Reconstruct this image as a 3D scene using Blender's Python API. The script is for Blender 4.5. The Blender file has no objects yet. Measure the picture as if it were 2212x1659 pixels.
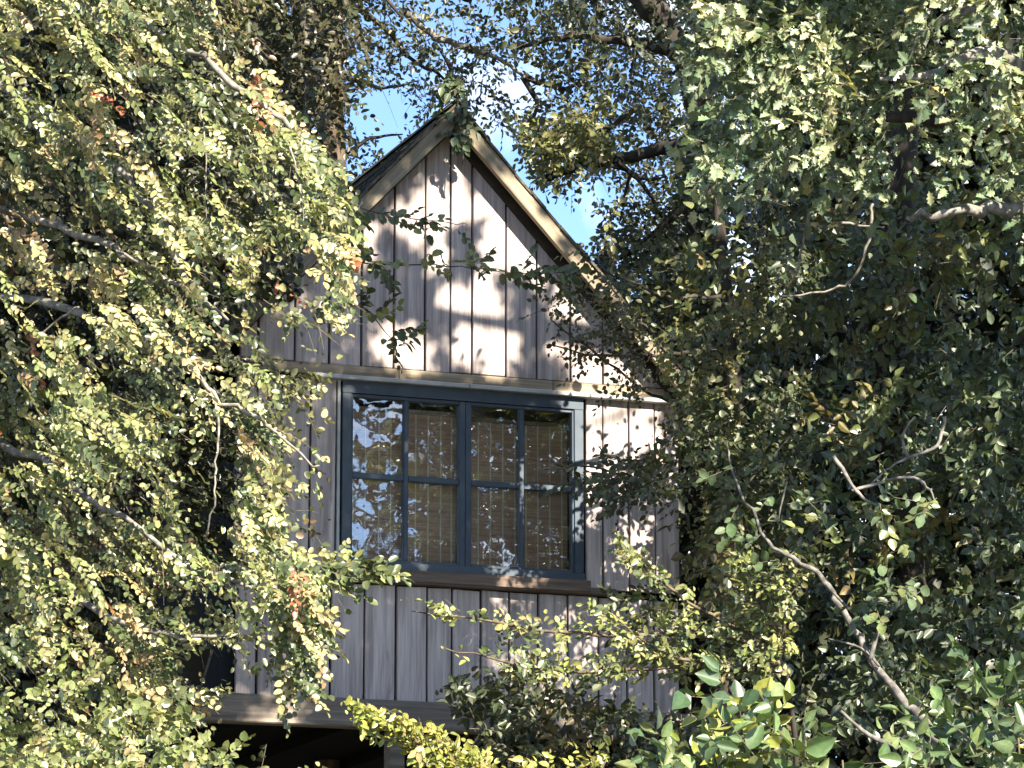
import bpy, math, random
import numpy as np
from mathutils import Matrix, Vector

random.seed(7)
R = np.random.default_rng(11)
SC = bpy.context.scene
COL = SC.collection
rad = math.radians

# ------------------------------------------------------------------ camera, sky, sun, exposure
PITCH = rad(12.0); LENS = 137.0
cam_d = bpy.data.cameras.new('camera'); cam = bpy.data.objects.new('camera', cam_d); COL.objects.link(cam)
cam.location = (0, 0, 1.6); cam.rotation_euler = (rad(90) + PITCH, 0, 0)
cam_d.lens = LENS; cam_d.sensor_width = 36; cam_d.clip_start = 0.1; cam_d.clip_end = 3000
SC.camera = cam
SUN_EL, SUN_AZ = rad(35.0), rad(149.0)          # azimuth clockwise from +Y
S = np.array([math.sin(SUN_AZ) * math.cos(SUN_EL), math.cos(SUN_AZ) * math.cos(SUN_EL), math.sin(SUN_EL)])
world = bpy.data.worlds.new('World'); SC.world = world; world.use_nodes = True
wt = world.node_tree; bgn = wt.nodes['Background']
sky = wt.nodes.new('ShaderNodeTexSky'); sky.sky_type = 'NISHITA'; sky.sun_disc = False
sky.sun_elevation = SUN_EL; sky.sun_rotation = SUN_AZ; sky.air_density = 0.6; sky.dust_density = 0.05; sky.ozone_density = 3.0
tcw = wt.nodes.new('ShaderNodeTexCoord'); cn = wt.nodes.new('ShaderNodeTexNoise')
cn.inputs['Scale'].default_value = 9.0; cn.inputs['Detail'].default_value = 6.0; cn.inputs['Roughness'].default_value = 0.55
cr = wt.nodes.new('ShaderNodeValToRGB'); cr.color_ramp.elements[0].position = 0.51; cr.color_ramp.elements[1].position = 0.66
cr.color_ramp.elements[1].color = (0.75, 0.75, 0.75, 1)
cm = wt.nodes.new('ShaderNodeMixRGB'); cm.inputs['Color2'].default_value = (7.6, 7.9, 8.4, 1)
wt.links.new(tcw.outputs['Generated'], cn.inputs['Vector']); wt.links.new(cn.outputs['Fac'], cr.inputs['Fac'])
wt.links.new(cr.outputs['Color'], cm.inputs['Fac']); wt.links.new(sky.outputs['Color'], cm.inputs['Color1'])
wt.links.new(cm.outputs['Color'], bgn.inputs['Color']); bgn.inputs['Strength'].default_value = 0.095
sun_d = bpy.data.lights.new('sun', 'SUN'); sun = bpy.data.objects.new('sun', sun_d); COL.objects.link(sun)
sun_d.energy = 5.0; sun_d.angle = rad(0.53); sun_d.color = (1.0, 0.90, 0.74)
sun.rotation_euler = Vector(S).to_track_quat('Z', 'Y').to_euler()
SC.view_settings.view_transform = 'Standard'; SC.view_settings.look = 'None'; SC.view_settings.gamma = 1.0
SC.view_settings.use_curve_mapping = False; SC.view_settings.exposure = 2.0
SC.cycles.max_bounces = 7; SC.cycles.transparent_max_bounces = 12; SC.cycles.sample_clamp_indirect = 6.0

# ------------------------------------------------------------------ geometry of the view: a 2212 x 1659 grid over the frame
FW, FH = 2212.0, 1659.0
FP = FW * LENS / 36.0
cp, sp = math.cos(PITCH), math.sin(PITCH)
CAM = np.array([0, 0, 1.6]); FWD = np.array([0, cp, sp]); UPV = np.array([0, -sp, cp]); RGT = np.array([1.0, 0, 0])
def V(u, v, d):
    """point at distance d along the optical axis; arrays allowed"""
    u, v, d = (np.asarray(a, float) for a in (u, v, d))
    a = (u - FW / 2) / FP * d; b = -(v - FH / 2) / FP * d
    return CAM + a[..., None] * RGT + b[..., None] * UPV + d[..., None] * FWD
def proj(P):
    q = np.asarray(P) - CAM
    d = q @ FWD
    dd = np.where(np.abs(d) < 1e-3, 1e-3, d)
    return q @ RGT / dd * FP + FW / 2, -(q @ UPV) / dd * FP + FH / 2, d
PSI = rad(20.0)
DX = np.array([math.cos(PSI), math.sin(PSI), 0]); DY = np.array([-math.sin(PSI), math.cos(PSI), 0])   # along the wall / into the house
H0 = V(985, 1000, 25.0); H0 = np.array([H0[0], H0[1], 0.0])                                        # house base on the ground
def Wp(u, v, off=0.0):
    """(x, z) on the front wall plane shifted by off into the house"""
    r = V(u, v, 1.0) - CAM; p0 = H0 + DY * off
    t = ((p0 - CAM) @ DY) / (r @ DY)
    p = CAM + t * r
    return float((p - H0) @ DX), float(p[2])
def Lw(x, y, z): return H0 + DX * x + DY * y + np.array([0, 0, z])

# ------------------------------------------------------------------ materials
def nt(name):
    m = bpy.data.materials.new(name); m.use_nodes = True
    t = m.node_tree; return m, t, t.nodes['Principled BSDF']
def leaf_material(name, per_object, rough=0.40, trans=0.24, spec=0.6):
    m, t, b = nt(name); N, Lk = t.nodes, t.links
    if per_object:
        src = N.new('ShaderNodeObjectInfo'); c = src.outputs['Color']
    else:
        src = N.new('ShaderNodeAttribute'); src.attribute_name = 'lc'; c = src.outputs['Color']
    tc = N.new('ShaderNodeTexCoord'); no = N.new('ShaderNodeTexNoise'); no.inputs['Scale'].default_value = 3.2 if per_object else 60.0; no.inputs['Detail'].default_value = 3.0
    mo = N.new('ShaderNodeMapRange'); mo.inputs['From Min'].default_value = .3; mo.inputs['From Max'].default_value = .7; mo.inputs['To Min'].default_value = .70; mo.inputs['To Max'].default_value = 1.22
    mc = N.new('ShaderNodeMixRGB'); mc.blend_type = 'MULTIPLY'; mc.inputs['Fac'].default_value = 1
    Lk.new(tc.outputs['Object'], no.inputs['Vector']); Lk.new(no.outputs['Fac'], mo.inputs['Value']); Lk.new(c, mc.inputs['Color1']); Lk.new(mo.outputs[0], mc.inputs['Color2']); c = mc.outputs['Color']
    Lk.new(c, b.inputs['Base Color']); b.inputs['Roughness'].default_value = rough
    b.inputs['Specular IOR Level'].default_value = spec
    tr = N.new('ShaderNodeBsdfTranslucent'); mul = N.new('ShaderNodeMixRGB'); mul.blend_type = 'MULTIPLY'
    mul.inputs['Fac'].default_value = 1; mul.inputs['Color2'].default_value = (1.15, 1.2, 0.68, 1)
    Lk.new(c, mul.inputs['Color1']); Lk.new(mul.outputs['Color'], tr.inputs['Color'])
    mx = N.new('ShaderNodeMixShader'); mx.inputs['Fac'].default_value = trans
    Lk.new(b.outputs[0], mx.inputs[1]); Lk.new(tr.outputs[0], mx.inputs[2])
    Lk.new(mx.outputs[0], N['Material Output'].inputs['Surface'])
    return m
M_LEAF = leaf_material('leaf_blade', False); M_LEAF_O = leaf_material('leaf_blade_single', True)
def noisy(name, c1, c2, scale, rough=0.85, stretch=(1, 1, 1), bump=0.3, spec=0.3, detail=6.0, rnd=0.0, p0=0.35, p1=0.68):
    m, t, b = nt(name); N, Lk = t.nodes, t.links
    tc = N.new('ShaderNodeTexCoord'); mp = N.new('ShaderNodeMapping'); mp.inputs['Scale'].default_value = stretch
    no = N.new('ShaderNodeTexNoise'); no.inputs['Scale'].default_value = scale; no.inputs['Detail'].default_value = detail
    cr = N.new('ShaderNodeValToRGB')
    cr.color_ramp.elements[0].position = p0; cr.color_ramp.elements[1].position = p1
    cr.color_ramp.elements[0].color = (*c1, 1); cr.color_ramp.elements[1].color = (*c2, 1)
    oi = N.new('ShaderNodeObjectInfo'); ad = N.new('ShaderNodeVectorMath'); ad.operation = 'ADD'
    ml = N.new('ShaderNodeVectorMath'); ml.operation = 'MULTIPLY'; ml.inputs[1].default_value = (37, 53, 71)
    cb = N.new('ShaderNodeCombineXYZ')
    for k in 'XYZ': Lk.new(oi.outputs['Random'], cb.inputs[k])
    Lk.new(cb.outputs[0], ml.inputs[0]); Lk.new(tc.outputs['Object'], mp.inputs['Vector'])
    Lk.new(mp.outputs[0], ad.inputs[0]); Lk.new(ml.outputs[0], ad.inputs[1])
    Lk.new(ad.outputs[0], no.inputs['Vector']); Lk.new(no.outputs['Fac'], cr.inputs['Fac'])
    out = cr.outputs['Color']
    if rnd:
        hs = N.new('ShaderNodeHueSaturation'); mr = N.new('ShaderNodeMapRange')
        mr.inputs['To Min'].default_value = 1 - rnd; mr.inputs['To Max'].default_value = 1 + rnd
        Lk.new(oi.outputs['Random'], mr.inputs['Value']); Lk.new(mr.outputs[0], hs.inputs['Value']); Lk.new(out, hs.inputs['Color']); out = hs.outputs['Color']
    Lk.new(out, b.inputs['Base Color']); b.inputs['Roughness'].default_value = rough; b.inputs['Specular IOR Level'].default_value = spec
    if bump:
        bp = N.new('ShaderNodeBump'); bp.inputs['Strength'].default_value = bump; bp.inputs['Distance'].default_value = 0.004
        Lk.new(no.outputs['Fac'], bp.inputs['Height']); Lk.new(bp.outputs[0], b.inputs['Normal'])
    return m
def wood(name, dark, light, stain, rnd=0.12, axis='z'):
    """weathered board: long grain, stripes of grey and tan, dark knots and drips"""
    m, t, b = nt(name); N, Lk = t.nodes, t.links
    tc = N.new('ShaderNodeTexCoord'); oi = N.new('ShaderNodeObjectInfo')
    cb = N.new('ShaderNodeCombineXYZ')
    for k in 'XYZ': Lk.new(oi.outputs['Random'], cb.inputs[k])
    ml = N.new('ShaderNodeVectorMath'); ml.operation = 'MULTIPLY'; ml.inputs[1].default_value = (91, 13, 47); Lk.new(cb.outputs[0], ml.inputs[0])
    ad = N.new('ShaderNodeVectorMath'); Lk.new(tc.outputs['Object'], ad.inputs[0]); Lk.new(ml.outputs[0], ad.inputs[1])
    def noise(sc, st, det=5.0, dist=0.0):
        if axis == 'x': st = (st[2], st[1], st[0])
        mp = N.new('ShaderNodeMapping'); mp.inputs['Scale'].default_value = st; Lk.new(ad.outputs[0], mp.inputs['Vector'])
        n = N.new('ShaderNodeTexNoise'); n.inputs['Scale'].default_value = sc; n.inputs['Detail'].default_value = det; n.inputs['Distortion'].default_value = dist
        Lk.new(mp.outputs[0], n.inputs['Vector']); return n.outputs['Fac']
    def ramp(f, a, b_, c1, c2):
        r = N.new('ShaderNodeValToRGB'); r.color_ramp.elements[0].position = a; r.color_ramp.elements[1].position = b_
        r.color_ramp.elements[0].color = (*c1, 1); r.color_ramp.elements[1].color = (*c2, 1); Lk.new(f, r.inputs['Fac']); return r.outputs['Color']
    grain = noise(1.0, (26, 26, 1.3), 6, 0.4); fine = noise(1.0, (110, 110, 4), 4); blot = noise(1.0, (7, 7, 2.2), 4, 0.6)
    base = ramp(grain, 0.36, 0.64, dark, light)
    mx = N.new('ShaderNodeMixRGB'); mx.blend_type = 'MULTIPLY'; mx.inputs['Fac'].default_value = 0.55
    Lk.new(base, mx.inputs['Color1']); Lk.new(ramp(fine, 0.3, 0.7, (0.55, 0.53, 0.52), (1.1, 1.1, 1.1)), mx.inputs['Color2'])
    m2 = N.new('ShaderNodeMixRGB'); Lk.new(ramp(blot, 0.60, 0.74, (0, 0, 0), (0.8, 0.8, 0.8)), m2.inputs['Fac'])
    Lk.new(mx.outputs[0], m2.inputs['Color1']); m2.inputs['Color2'].default_value = (*stain, 1)
    hs = N.new('ShaderNodeHueSaturation'); mr = N.new('ShaderNodeMapRange')
    mr.inputs['To Min'].default_value = 1 - rnd; mr.inputs['To Max'].default_value = 1 + rnd
    Lk.new(oi.outputs['Random'], mr.inputs['Value']); Lk.new(mr.outputs[0], hs.inputs['Value']); Lk.new(m2.outputs[0], hs.inputs['Color'])
    Lk.new(hs.outputs['Color'], b.inputs['Base Color']); b.inputs['Roughness'].default_value = 0.82; b.inputs['Specular IOR Level'].default_value = 0.25
    bp = N.new('ShaderNodeBump'); bp.inputs['Strength'].default_value = 0.5; bp.inputs['Distance'].default_value = 0.003
    Lk.new(fine, bp.inputs['Height']); Lk.new(bp.outputs[0], b.inputs['Normal'])
    return m
M_PLANK = wood('weathered_grey_board', (0.38, 0.325, 0.31), (0.62, 0.535, 0.505), (0.21, 0.17, 0.155))
M_TAN = wood('tan_board', (0.27, 0.215, 0.15), (0.45, 0.37, 0.27), (0.16, 0.12, 0.08), axis='x')
M_BARGE = wood('barge_board_wood', (0.19, 0.155, 0.11), (0.33, 0.28, 0.20), (0.09, 0.07, 0.05), axis='x')
M_SILLW = wood('brown_sill_board', (0.13, 0.095, 0.075), (0.23, 0.175, 0.14), (0.07, 0.05, 0.04), axis='x')
M_BEAM = wood('beam_wood', (0.17, 0.145, 0.12), (0.30, 0.255, 0.21), (0.07, 0.06, 0.05), axis='x')
M_DARKW = noisy('shade_black_board', (0.004, 0.004, 0.0035), (0.009, 0.0085, 0.007), 6, stretch=(4, 4, 1), rough=0.95, spec=0.08)  # near-black colour stands in for deep shade on side wall and underfloor
M_INNER = noisy('inner_wall', (0.05, 0.04, 0.03), (0.08, 0.065, 0.05), 3)
M_PAINT = noisy('slate_blue_paint', (0.040, 0.058, 0.082), (0.058, 0.080, 0.108), 9, rough=0.45, bump=0.12, spec=0.45)
M_CAP = noisy('pale_metal_flashing', (0.36, 0.37, 0.36), (0.50, 0.51, 0.50), 8, rough=0.5, bump=0.1)
M_SHINGLE = noisy('dark_mossy_shingle', (0.018, 0.020, 0.019), (0.045, 0.052, 0.040), 14, rnd=0.3)
M_BARK_G = noisy('grey_bark', (0.06, 0.055, 0.048), (0.20, 0.19, 0.17), 24, bump=0.7)
M_EDGE = noisy('shingle_ends', (0.05, 0.04, 0.03), (0.14, 0.115, 0.08), 22, bump=0.6)
M_PANEL = noisy('brown_board_panel', (0.030, 0.024, 0.016), (0.055, 0.044, 0.030), 3, stretch=(1, 1, 4))
M_BARK_D = noisy('dark_bark', (0.022, 0.018, 0.015), (0.065, 0.054, 0.045), 18, stretch=(1, 1, 0.35), bump=0.8)
M_BARK_P = noisy('pale_bark', (0.11, 0.10, 0.085), (0.30, 0.28, 0.25), 22, bump=0.6)
M_BARK_B = noisy('brown_bark', (0.06, 0.042, 0.03), (0.17, 0.125, 0.09), 20, stretch=(1, 1, 0.3), bump=0.8)
M_TWIG = noisy('twig_bark', (0.075, 0.06, 0.045), (0.17, 0.14, 0.11), 20, bump=0.0)
M_GROUND = noisy('forest_floor', (0.025, 0.022, 0.014), (0.055, 0.05, 0.03), 2, bump=0.5)
M_CORD = noisy('cream_cord', (0.78, 0.70, 0.54), (0.88, 0.80, 0.64), 30, bump=0)
def blind_material():
    m, t, b = nt('bamboo_slats'); N, Lk = t.nodes, t.links
    tc = N.new('ShaderNodeTexCoord')
    def n(sc, st, det):
        mp = N.new('ShaderNodeMapping'); mp.inputs['Scale'].default_value = st; Lk.new(tc.outputs['Object'], mp.inputs['Vector'])
        x = N.new('ShaderNodeTexNoise'); x.inputs['Scale'].default_value = sc; x.inputs['Detail'].default_value = det; Lk.new(mp.outputs[0], x.inputs['Vector']); return x
    a = n(1, (1.2, 1, 95), 3)
    r = N.new('ShaderNodeValToRGB'); e = r.color_ramp.elements
    e[0].position = .3; e[0].color = (0.44, 0.245, 0.165, 1); e[1].position = .72; e[1].color = (0.78, 0.50, 0.36, 1)
    Lk.new(a.outputs['Fac'], r.inputs['Fac']); Lk.new(r.outputs['Color'], b.inputs['Base Color']); b.inputs['Roughness'].default_value = .6
    return m
M_BLIND = blind_material()
def glass_material():
    m, t, b = nt('window_glass'); N, Lk = t.nodes, t.links
    N.remove(b)
    fr = N.new('ShaderNodeFresnel'); fr.inputs['IOR'].default_value = 2.0
    gl = N.new('ShaderNodeBsdfGlossy'); gl.inputs['Roughness'].default_value = 0.0; gl.inputs['Color'].default_value = (1, 1, 1, 1)
    tr = N.new('ShaderNodeBsdfTransparent'); tr.inputs['Color'].default_value = (0.93, 0.95, 0.94, 1)
    mx = N.new('ShaderNodeMixShader'); Lk.new(fr.outputs[0], mx.inputs[0]); Lk.new(tr.outputs[0], mx.inputs[1]); Lk.new(gl.outputs[0], mx.inputs[2])
    tc = N.new('ShaderNodeTexCoord'); no = N.new('ShaderNodeTexNoise'); no.inputs['Scale'].default_value = 5.0; no.inputs['Detail'].default_value = 1.5
    bp = N.new('ShaderNodeBump'); bp.inputs['Strength'].default_value = 0.35; bp.inputs['Distance'].default_value = 0.012
    Lk.new(tc.outputs['Object'], no.inputs['Vector']); Lk.new(no.outputs['Fac'], bp.inputs['Height'])
    Lk.new(bp.outputs[0], gl.inputs['Normal'])
    Lk.new(mx.outputs[0], N['Material Output'].inputs['Surface'])
    return m
M_GLASS = glass_material()

# ------------------------------------------------------------------ mesh helpers
def raw_mesh(name, verts, faces, mats, smooth=False):
    me = bpy.data.meshes.new(name); me.from_pydata([tuple(v) for v in verts], [], faces); me.materials.append(mats)
    if smooth or name == 'leaf': me.polygons.foreach_set('use_smooth', [True] * len(me.polygons))
    me.update(); return me
def link(name, me, parent=None, loc=None):
    o = bpy.data.objects.new(name, me); COL.objects.link(o)
    if parent: o.parent = parent
    if loc is not None: o.location = loc
    return o
def thing(name, loc, label, cat, group=None, rotz=0.0):
    o = bpy.data.objects.new(name, None); COL.objects.link(o); o.location = [float(c) for c in loc]; o.rotation_euler = (0, 0, rotz)
    o.empty_display_size = .2; o['label'] = label; o['category'] = cat
    if group: o['group'] = group
    return o
def struct(name, me):
    o = link(name, me); o['kind'] = 'structure'; return o
def prism(poly, y0, y1, ch=0.0):
    """polygon in x,z pushed from y0 (front) to y1 (back); front edge chamfered"""
    n = len(poly); cx = sum(p[0] for p in poly) / n; cz = sum(p[1] for p in poly) / n
    vs = []
    if ch:
        for x, z in poly:
            vs.append((x + (ch if x < cx else -ch), y0, z + (ch if z < cz else -ch)))
        for x, z in poly: vs.append((x, y0 + ch, z))
    else:
        for x, z in poly: vs.append((x, y0, z))
    for x, z in poly: vs.append((x, y1, z))
    k = len(vs) // n; fs = [tuple(range(n)), tuple(reversed(range((k - 1) * n, k * n)))]
    for r in range(k - 1):
        for i in range(n):
            j = (i + 1) % n
            fs.append((r * n + j, r * n + i, (r + 1) * n + i, (r + 1) * n + j))
    # orientation: poly given counter-clockwise seen from the front
    return vs, fs
def box(x0, x1, y0, y1, z0, z1, ch=0.0): return prism([(x0, z0), (x1, z0), (x1, z1), (x0, z1)], y0, y1, ch)
def join(lst):
    V_, F_ = [], []
    for vs, fs in lst:
        o = len(V_); V_ += list(vs); F_ += [tuple(i + o for i in f) for f in fs]
    return V_, F_
def centred(vf):
    vs, fs = vf; a = np.array(vs, float); c = (a.min(0) + a.max(0)) / 2
    return a - c, fs, c
def part(name, vf, mat, parent, tilt=0.0):
    a, fs, c = centred(vf)
    o = link(name, raw_mesh(name, a, fs, mat), parent, c)
    if tilt: o.rotation_euler = (0, tilt, 0)
    return o
def tube(pts, radii, seg=7, closed=True):
    P = np.array(pts, float); n = len(P); rr = np.array(radii, float)
    T = np.gradient(P, axis=0); T /= np.linalg.norm(T, axis=1)[:, None] + 1e-9
    ref = np.array([0.31, 0.2, 0.93]); vs = []
    for i in range(n):
        a = np.cross(T[i], ref)
        if np.linalg.norm(a) < 1e-3: a = np.cross(T[i], [1, 0, 0])
        a /= np.linalg.norm(a); b = np.cross(T[i], a)
        for k in range(seg):
            w = 2 * math.pi * k / seg; vs.append(P[i] + rr[i] * (math.cos(w) * a + math.sin(w) * b))
    fs = []
    for i in range(n - 1):
        for k in range(seg):
            j = (k + 1) % seg; fs.append((i * seg + k, i * seg + j, (i + 1) * seg + j, (i + 1) * seg + k))
    if closed: fs += [tuple(reversed(range(seg))), tuple(range((n - 1) * seg, n * seg))]
    return vs, fs
def smooth_path(pts, per=5, wob=0.0):
    P = np.array(pts, float); out = []
    for i in range(len(P) - 1):
        p0, p1, p2, p3 = P[max(i - 1, 0)], P[i], P[i + 1], P[min(i + 2, len(P) - 1)]
        for k in range(per):
            t = k / per
            out.append(.5 * (2 * p1 + (p2 - p0) * t + (2 * p0 - 5 * p1 + 4 * p2 - p3) * t * t + (3 * p1 - p0 - 3 * p2 + p3) * t ** 3))
    out.append(P[-1]); out = np.array(out)
    if wob: wob = min(wob, .09 * float(np.mean(np.linalg.norm(np.diff(out, axis=0), axis=1)))); out[1:-1] += R.normal(0, wob, (len(out) - 2, 3))
    return out
def nz(a): return a / (np.linalg.norm(a, axis=-1, keepdims=True) + 1e-9)
LAT = R.random((32, 32, 32))
def vnoise(P, sc):
    q = np.asarray(P) * sc; i = np.floor(q).astype(int); f = q - i; f = f * f * (3 - 2 * f); r = 0
    for dx in (0, 1):
        for dy in (0, 1):
            for dz in (0, 1):
                w = (f[:, 0] if dx else 1 - f[:, 0]) * (f[:, 1] if dy else 1 - f[:, 1]) * (f[:, 2] if dz else 1 - f[:, 2])
                r = r + w * LAT[(i[:, 0] + dx) % 32, (i[:, 1] + dy) % 32, (i[:, 2] + dz) % 32]
    return r
def inpoly(u, v, poly):
    c = np.zeros(len(u), bool); n = len(poly)
    for i in range(n):
        x1, y1 = poly[i]; x2, y2 = poly[(i + 1) % n]
        k = ((y1 > v) != (y2 > v)); c ^= k & (u < (x2 - x1) * (v - y1) / ((y2 - y1) or 1e-9) + x1)
    return c

# ------------------------------------------------------------------ leaves
def leaf_tpl(half, fold=0.25, curl=0.18):
    """half outline [(x, y)] from base to tip (base and tip on the axis), mirrored; two folded halves"""
    n = len(half); vs = [(x, y, y * fold - curl * x * x) for x, y in half] + [(x, -y, y * fold - curl * x * x) for x, y in half[1:-1]]
    f1 = tuple(range(n)); f2 = tuple([0] + [n - 1] + [n + i for i in reversed(range(n - 2))])
    return np.array(vs), [tuple(reversed(f1)), tuple(reversed(f2))]
TPL = {
    'oval': leaf_tpl([(0, 0), (.15, .24), (.45, .36), (.78, .24), (1, 0)]),
    'round': leaf_tpl([(0, 0), (.12, .30), (.45, .43), (.80, .30), (1, 0)]),
    'oak': leaf_tpl([(0, 0), (.14, .07), (.26, .24), (.36, .14), (.50, .36), (.60, .20), (.76, .30), (.84, .14), (1, 0)], .3, .25),
    'broad': leaf_tpl([(0, 0), (.10, .14), (.30, .30), (.55, .33), (.80, .19), (.93, .07), (1, 0)], .30, .42),
    'small': leaf_tpl([(0, 0), (.4, .30), (1, 0)], .25, .15),
}
class Tree:
    def __init__(s, name, base, label, cat, group=None, tpl='oval', mat_twig=None, single=300):
        s.root = thing(name, base, label, cat, group); s.base = np.array(base, float); s.tpl = tpl; s.single = single
        s.pos, s.ax, s.nr, s.sz, s.wd, s.col = [], [], [], [], [], []; s.tw = []; s.mtw = mat_twig or M_TWIG; ALL.append(s)
    def limb(s, pts, r0, r1, mat, name='branch', seg=7, per=5, wob=0.0, label=None):
        P = smooth_path(pts, per, wob); n = len(P); t = np.linspace(0, 1, n)
        rr = (r0 * (1 - t) + r1 * t) * (1 + .10 * R.normal(0, 1, n).clip(-1.5, 1.5)) if n > 4 else r0 * (1 - t) + r1 * t
        vs, fs = tube(P - s.base, rr, seg)
        o = link(name, raw_mesh(name, vs, fs, mat, True), s.root)
        if label: o['label'] = label
        return P
    def sprays(s, P, t0, tj, n0, nj, m, step, L, pal, asp=1.0, droop=0.6, ang=55, lj=.25, keep=None, twr=.0022, noise_sc=2.3):
        P = np.asarray(P, float); N = len(P)
        if N == 0: return
        t0 = np.asarray(t0, float); n0 = np.asarray(n0, float)
        t = nz(t0 + R.normal(0, tj, (N, 3))); n = n0 + R.normal(0, nj, (N, 3)); n = nz(n - (n * t).sum(1)[:, None] * t); b = np.cross(n, t)
        mm = R.integers(max(2, int(m * .6)), int(m * 1.35) + 1, N); ca, sa = math.cos(rad(ang)), math.sin(rad(ang))
        cols = np.array([c for c, w in pal]); cum = np.cumsum([w for c, w in pal]); cum = cum / cum[-1]
        q = (vnoise(P + 50, noise_sc) * .75 + .25 * R.random(N)); q = (np.argsort(np.argsort(q)) + .5) / N   # clustered hue choice
        sc = cols[np.searchsorted(cum, q)]
        bend = R.normal(0, .5, N)
        for k in range(mm.max() + 1):
            a = np.where(mm > k)[0]
            if len(a) == 0: break
            d = (k + .6) * step
            p = P[a] + t[a] * d + b[a] * (bend[a] * d * d)[:, None] - np.array([0, 0, 1]) * (droop * d * d)
            side = (1 if k % 2 else -1)
            last = (mm[a] - 1 == k)[:, None]
            ax = nz(np.where(last, t[a], t[a] * ca + b[a] * side * sa) + R.normal(0, lj, (len(a), 3)) - np.array([0, 0, .15]))
            nn = n[a] + R.normal(0, lj * 1.3, (len(a), 3)); nn = nz(nn - (nn * ax).sum(1)[:, None] * ax)
            size = L * R.uniform(.5, 1.28, len(a)); c = sc[a] * R.uniform(.72, 1.28, (len(a), 1)) * R.uniform(.92, 1.08, (len(a), 3))
            if keep is not None:
                ok = keep(p + ax * size[:, None] * .5); p, ax, nn, size, c = p[ok], ax[ok], nn[ok], size[ok], c[ok]
            s.pos.append(p); s.ax.append(ax); s.nr.append(nn); s.sz.append(size); s.wd.append(size * asp * R.uniform(.8, 1.15, len(p))); s.col.append(c)
        if twr:
            for i in range(N):
                ok = keep is None or bool(keep(np.array([P[i], P[i] + t[i] * mm[i] * step * .8])).all())
                if not ok: continue
                e = mm[i] * step; d = np.array([0, .5, 1.0])[:, None] * e
                pp = P[i] + t[i] * d + b[i] * bend[i] * d * d - np.array([0, 0, 1]) * droop * d * d
                s.tw.append((pp, twr))
    def arrays(s):
        if isinstance(s.pos, list):
            cat = (lambda l, w: np.concatenate(l) if l else np.zeros((0, 3) if w else (0,)))
            s.pos, s.ax, s.nr, s.col = cat(s.pos, 1), cat(s.ax, 1), cat(s.nr, 1), cat(s.col, 1); s.sz, s.wd = cat(s.sz, 0), cat(s.wd, 0)
            s.col = np.clip(s.col, .004, .6)
ALL = []
def leaf_mesh(tr, idx, name):
    tv, tf = TPL[tr.tpl]; n = len(idx); k = len(tv)
    ax, nr = tr.ax[idx], tr.nr[idx]; bi = np.cross(nr, ax)
    P = (tr.pos[idx] - tr.base)[:, None, :] + ax[:, None, :] * (tv[None, :, 0:1] * tr.sz[idx][:, None, None]) \
        + bi[:, None, :] * (tv[None, :, 1:2] * tr.wd[idx][:, None, None]) + nr[:, None, :] * (tv[None, :, 2:3] * tr.sz[idx][:, None, None])
    fl = np.array([i for f in tf for i in f]); tot = np.array([len(f) for f in tf])
    me = bpy.data.meshes.new(name); me.vertices.add(n * k); me.vertices.foreach_set('co', P.reshape(-1).astype(np.float32))
    loops = (fl[None, :] + (np.arange(n) * k)[:, None]).reshape(-1); tots = np.tile(tot, n); st = np.concatenate([[0], np.cumsum(tots)[:-1]])
    me.loops.add(len(loops)); me.loops.foreach_set('vertex_index', loops.astype(np.int32))
    me.polygons.add(len(tots)); me.polygons.foreach_set('loop_start', st.astype(np.int32)); me.polygons.foreach_set('loop_total', tots.astype(np.int32))
    me.polygons.foreach_set('use_smooth', np.ones(len(tots), bool)); me.update(calc_edges=True)
    at = me.attributes.new('lc', 'FLOAT_COLOR', 'POINT'); c4 = np.ones((n, k, 4), np.float32); c4[:, :, :3] = tr.col[idx][:, None, :]
    at.data.foreach_set('color', c4.reshape(-1)); me.materials.append(M_LEAF)
    return me
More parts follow.
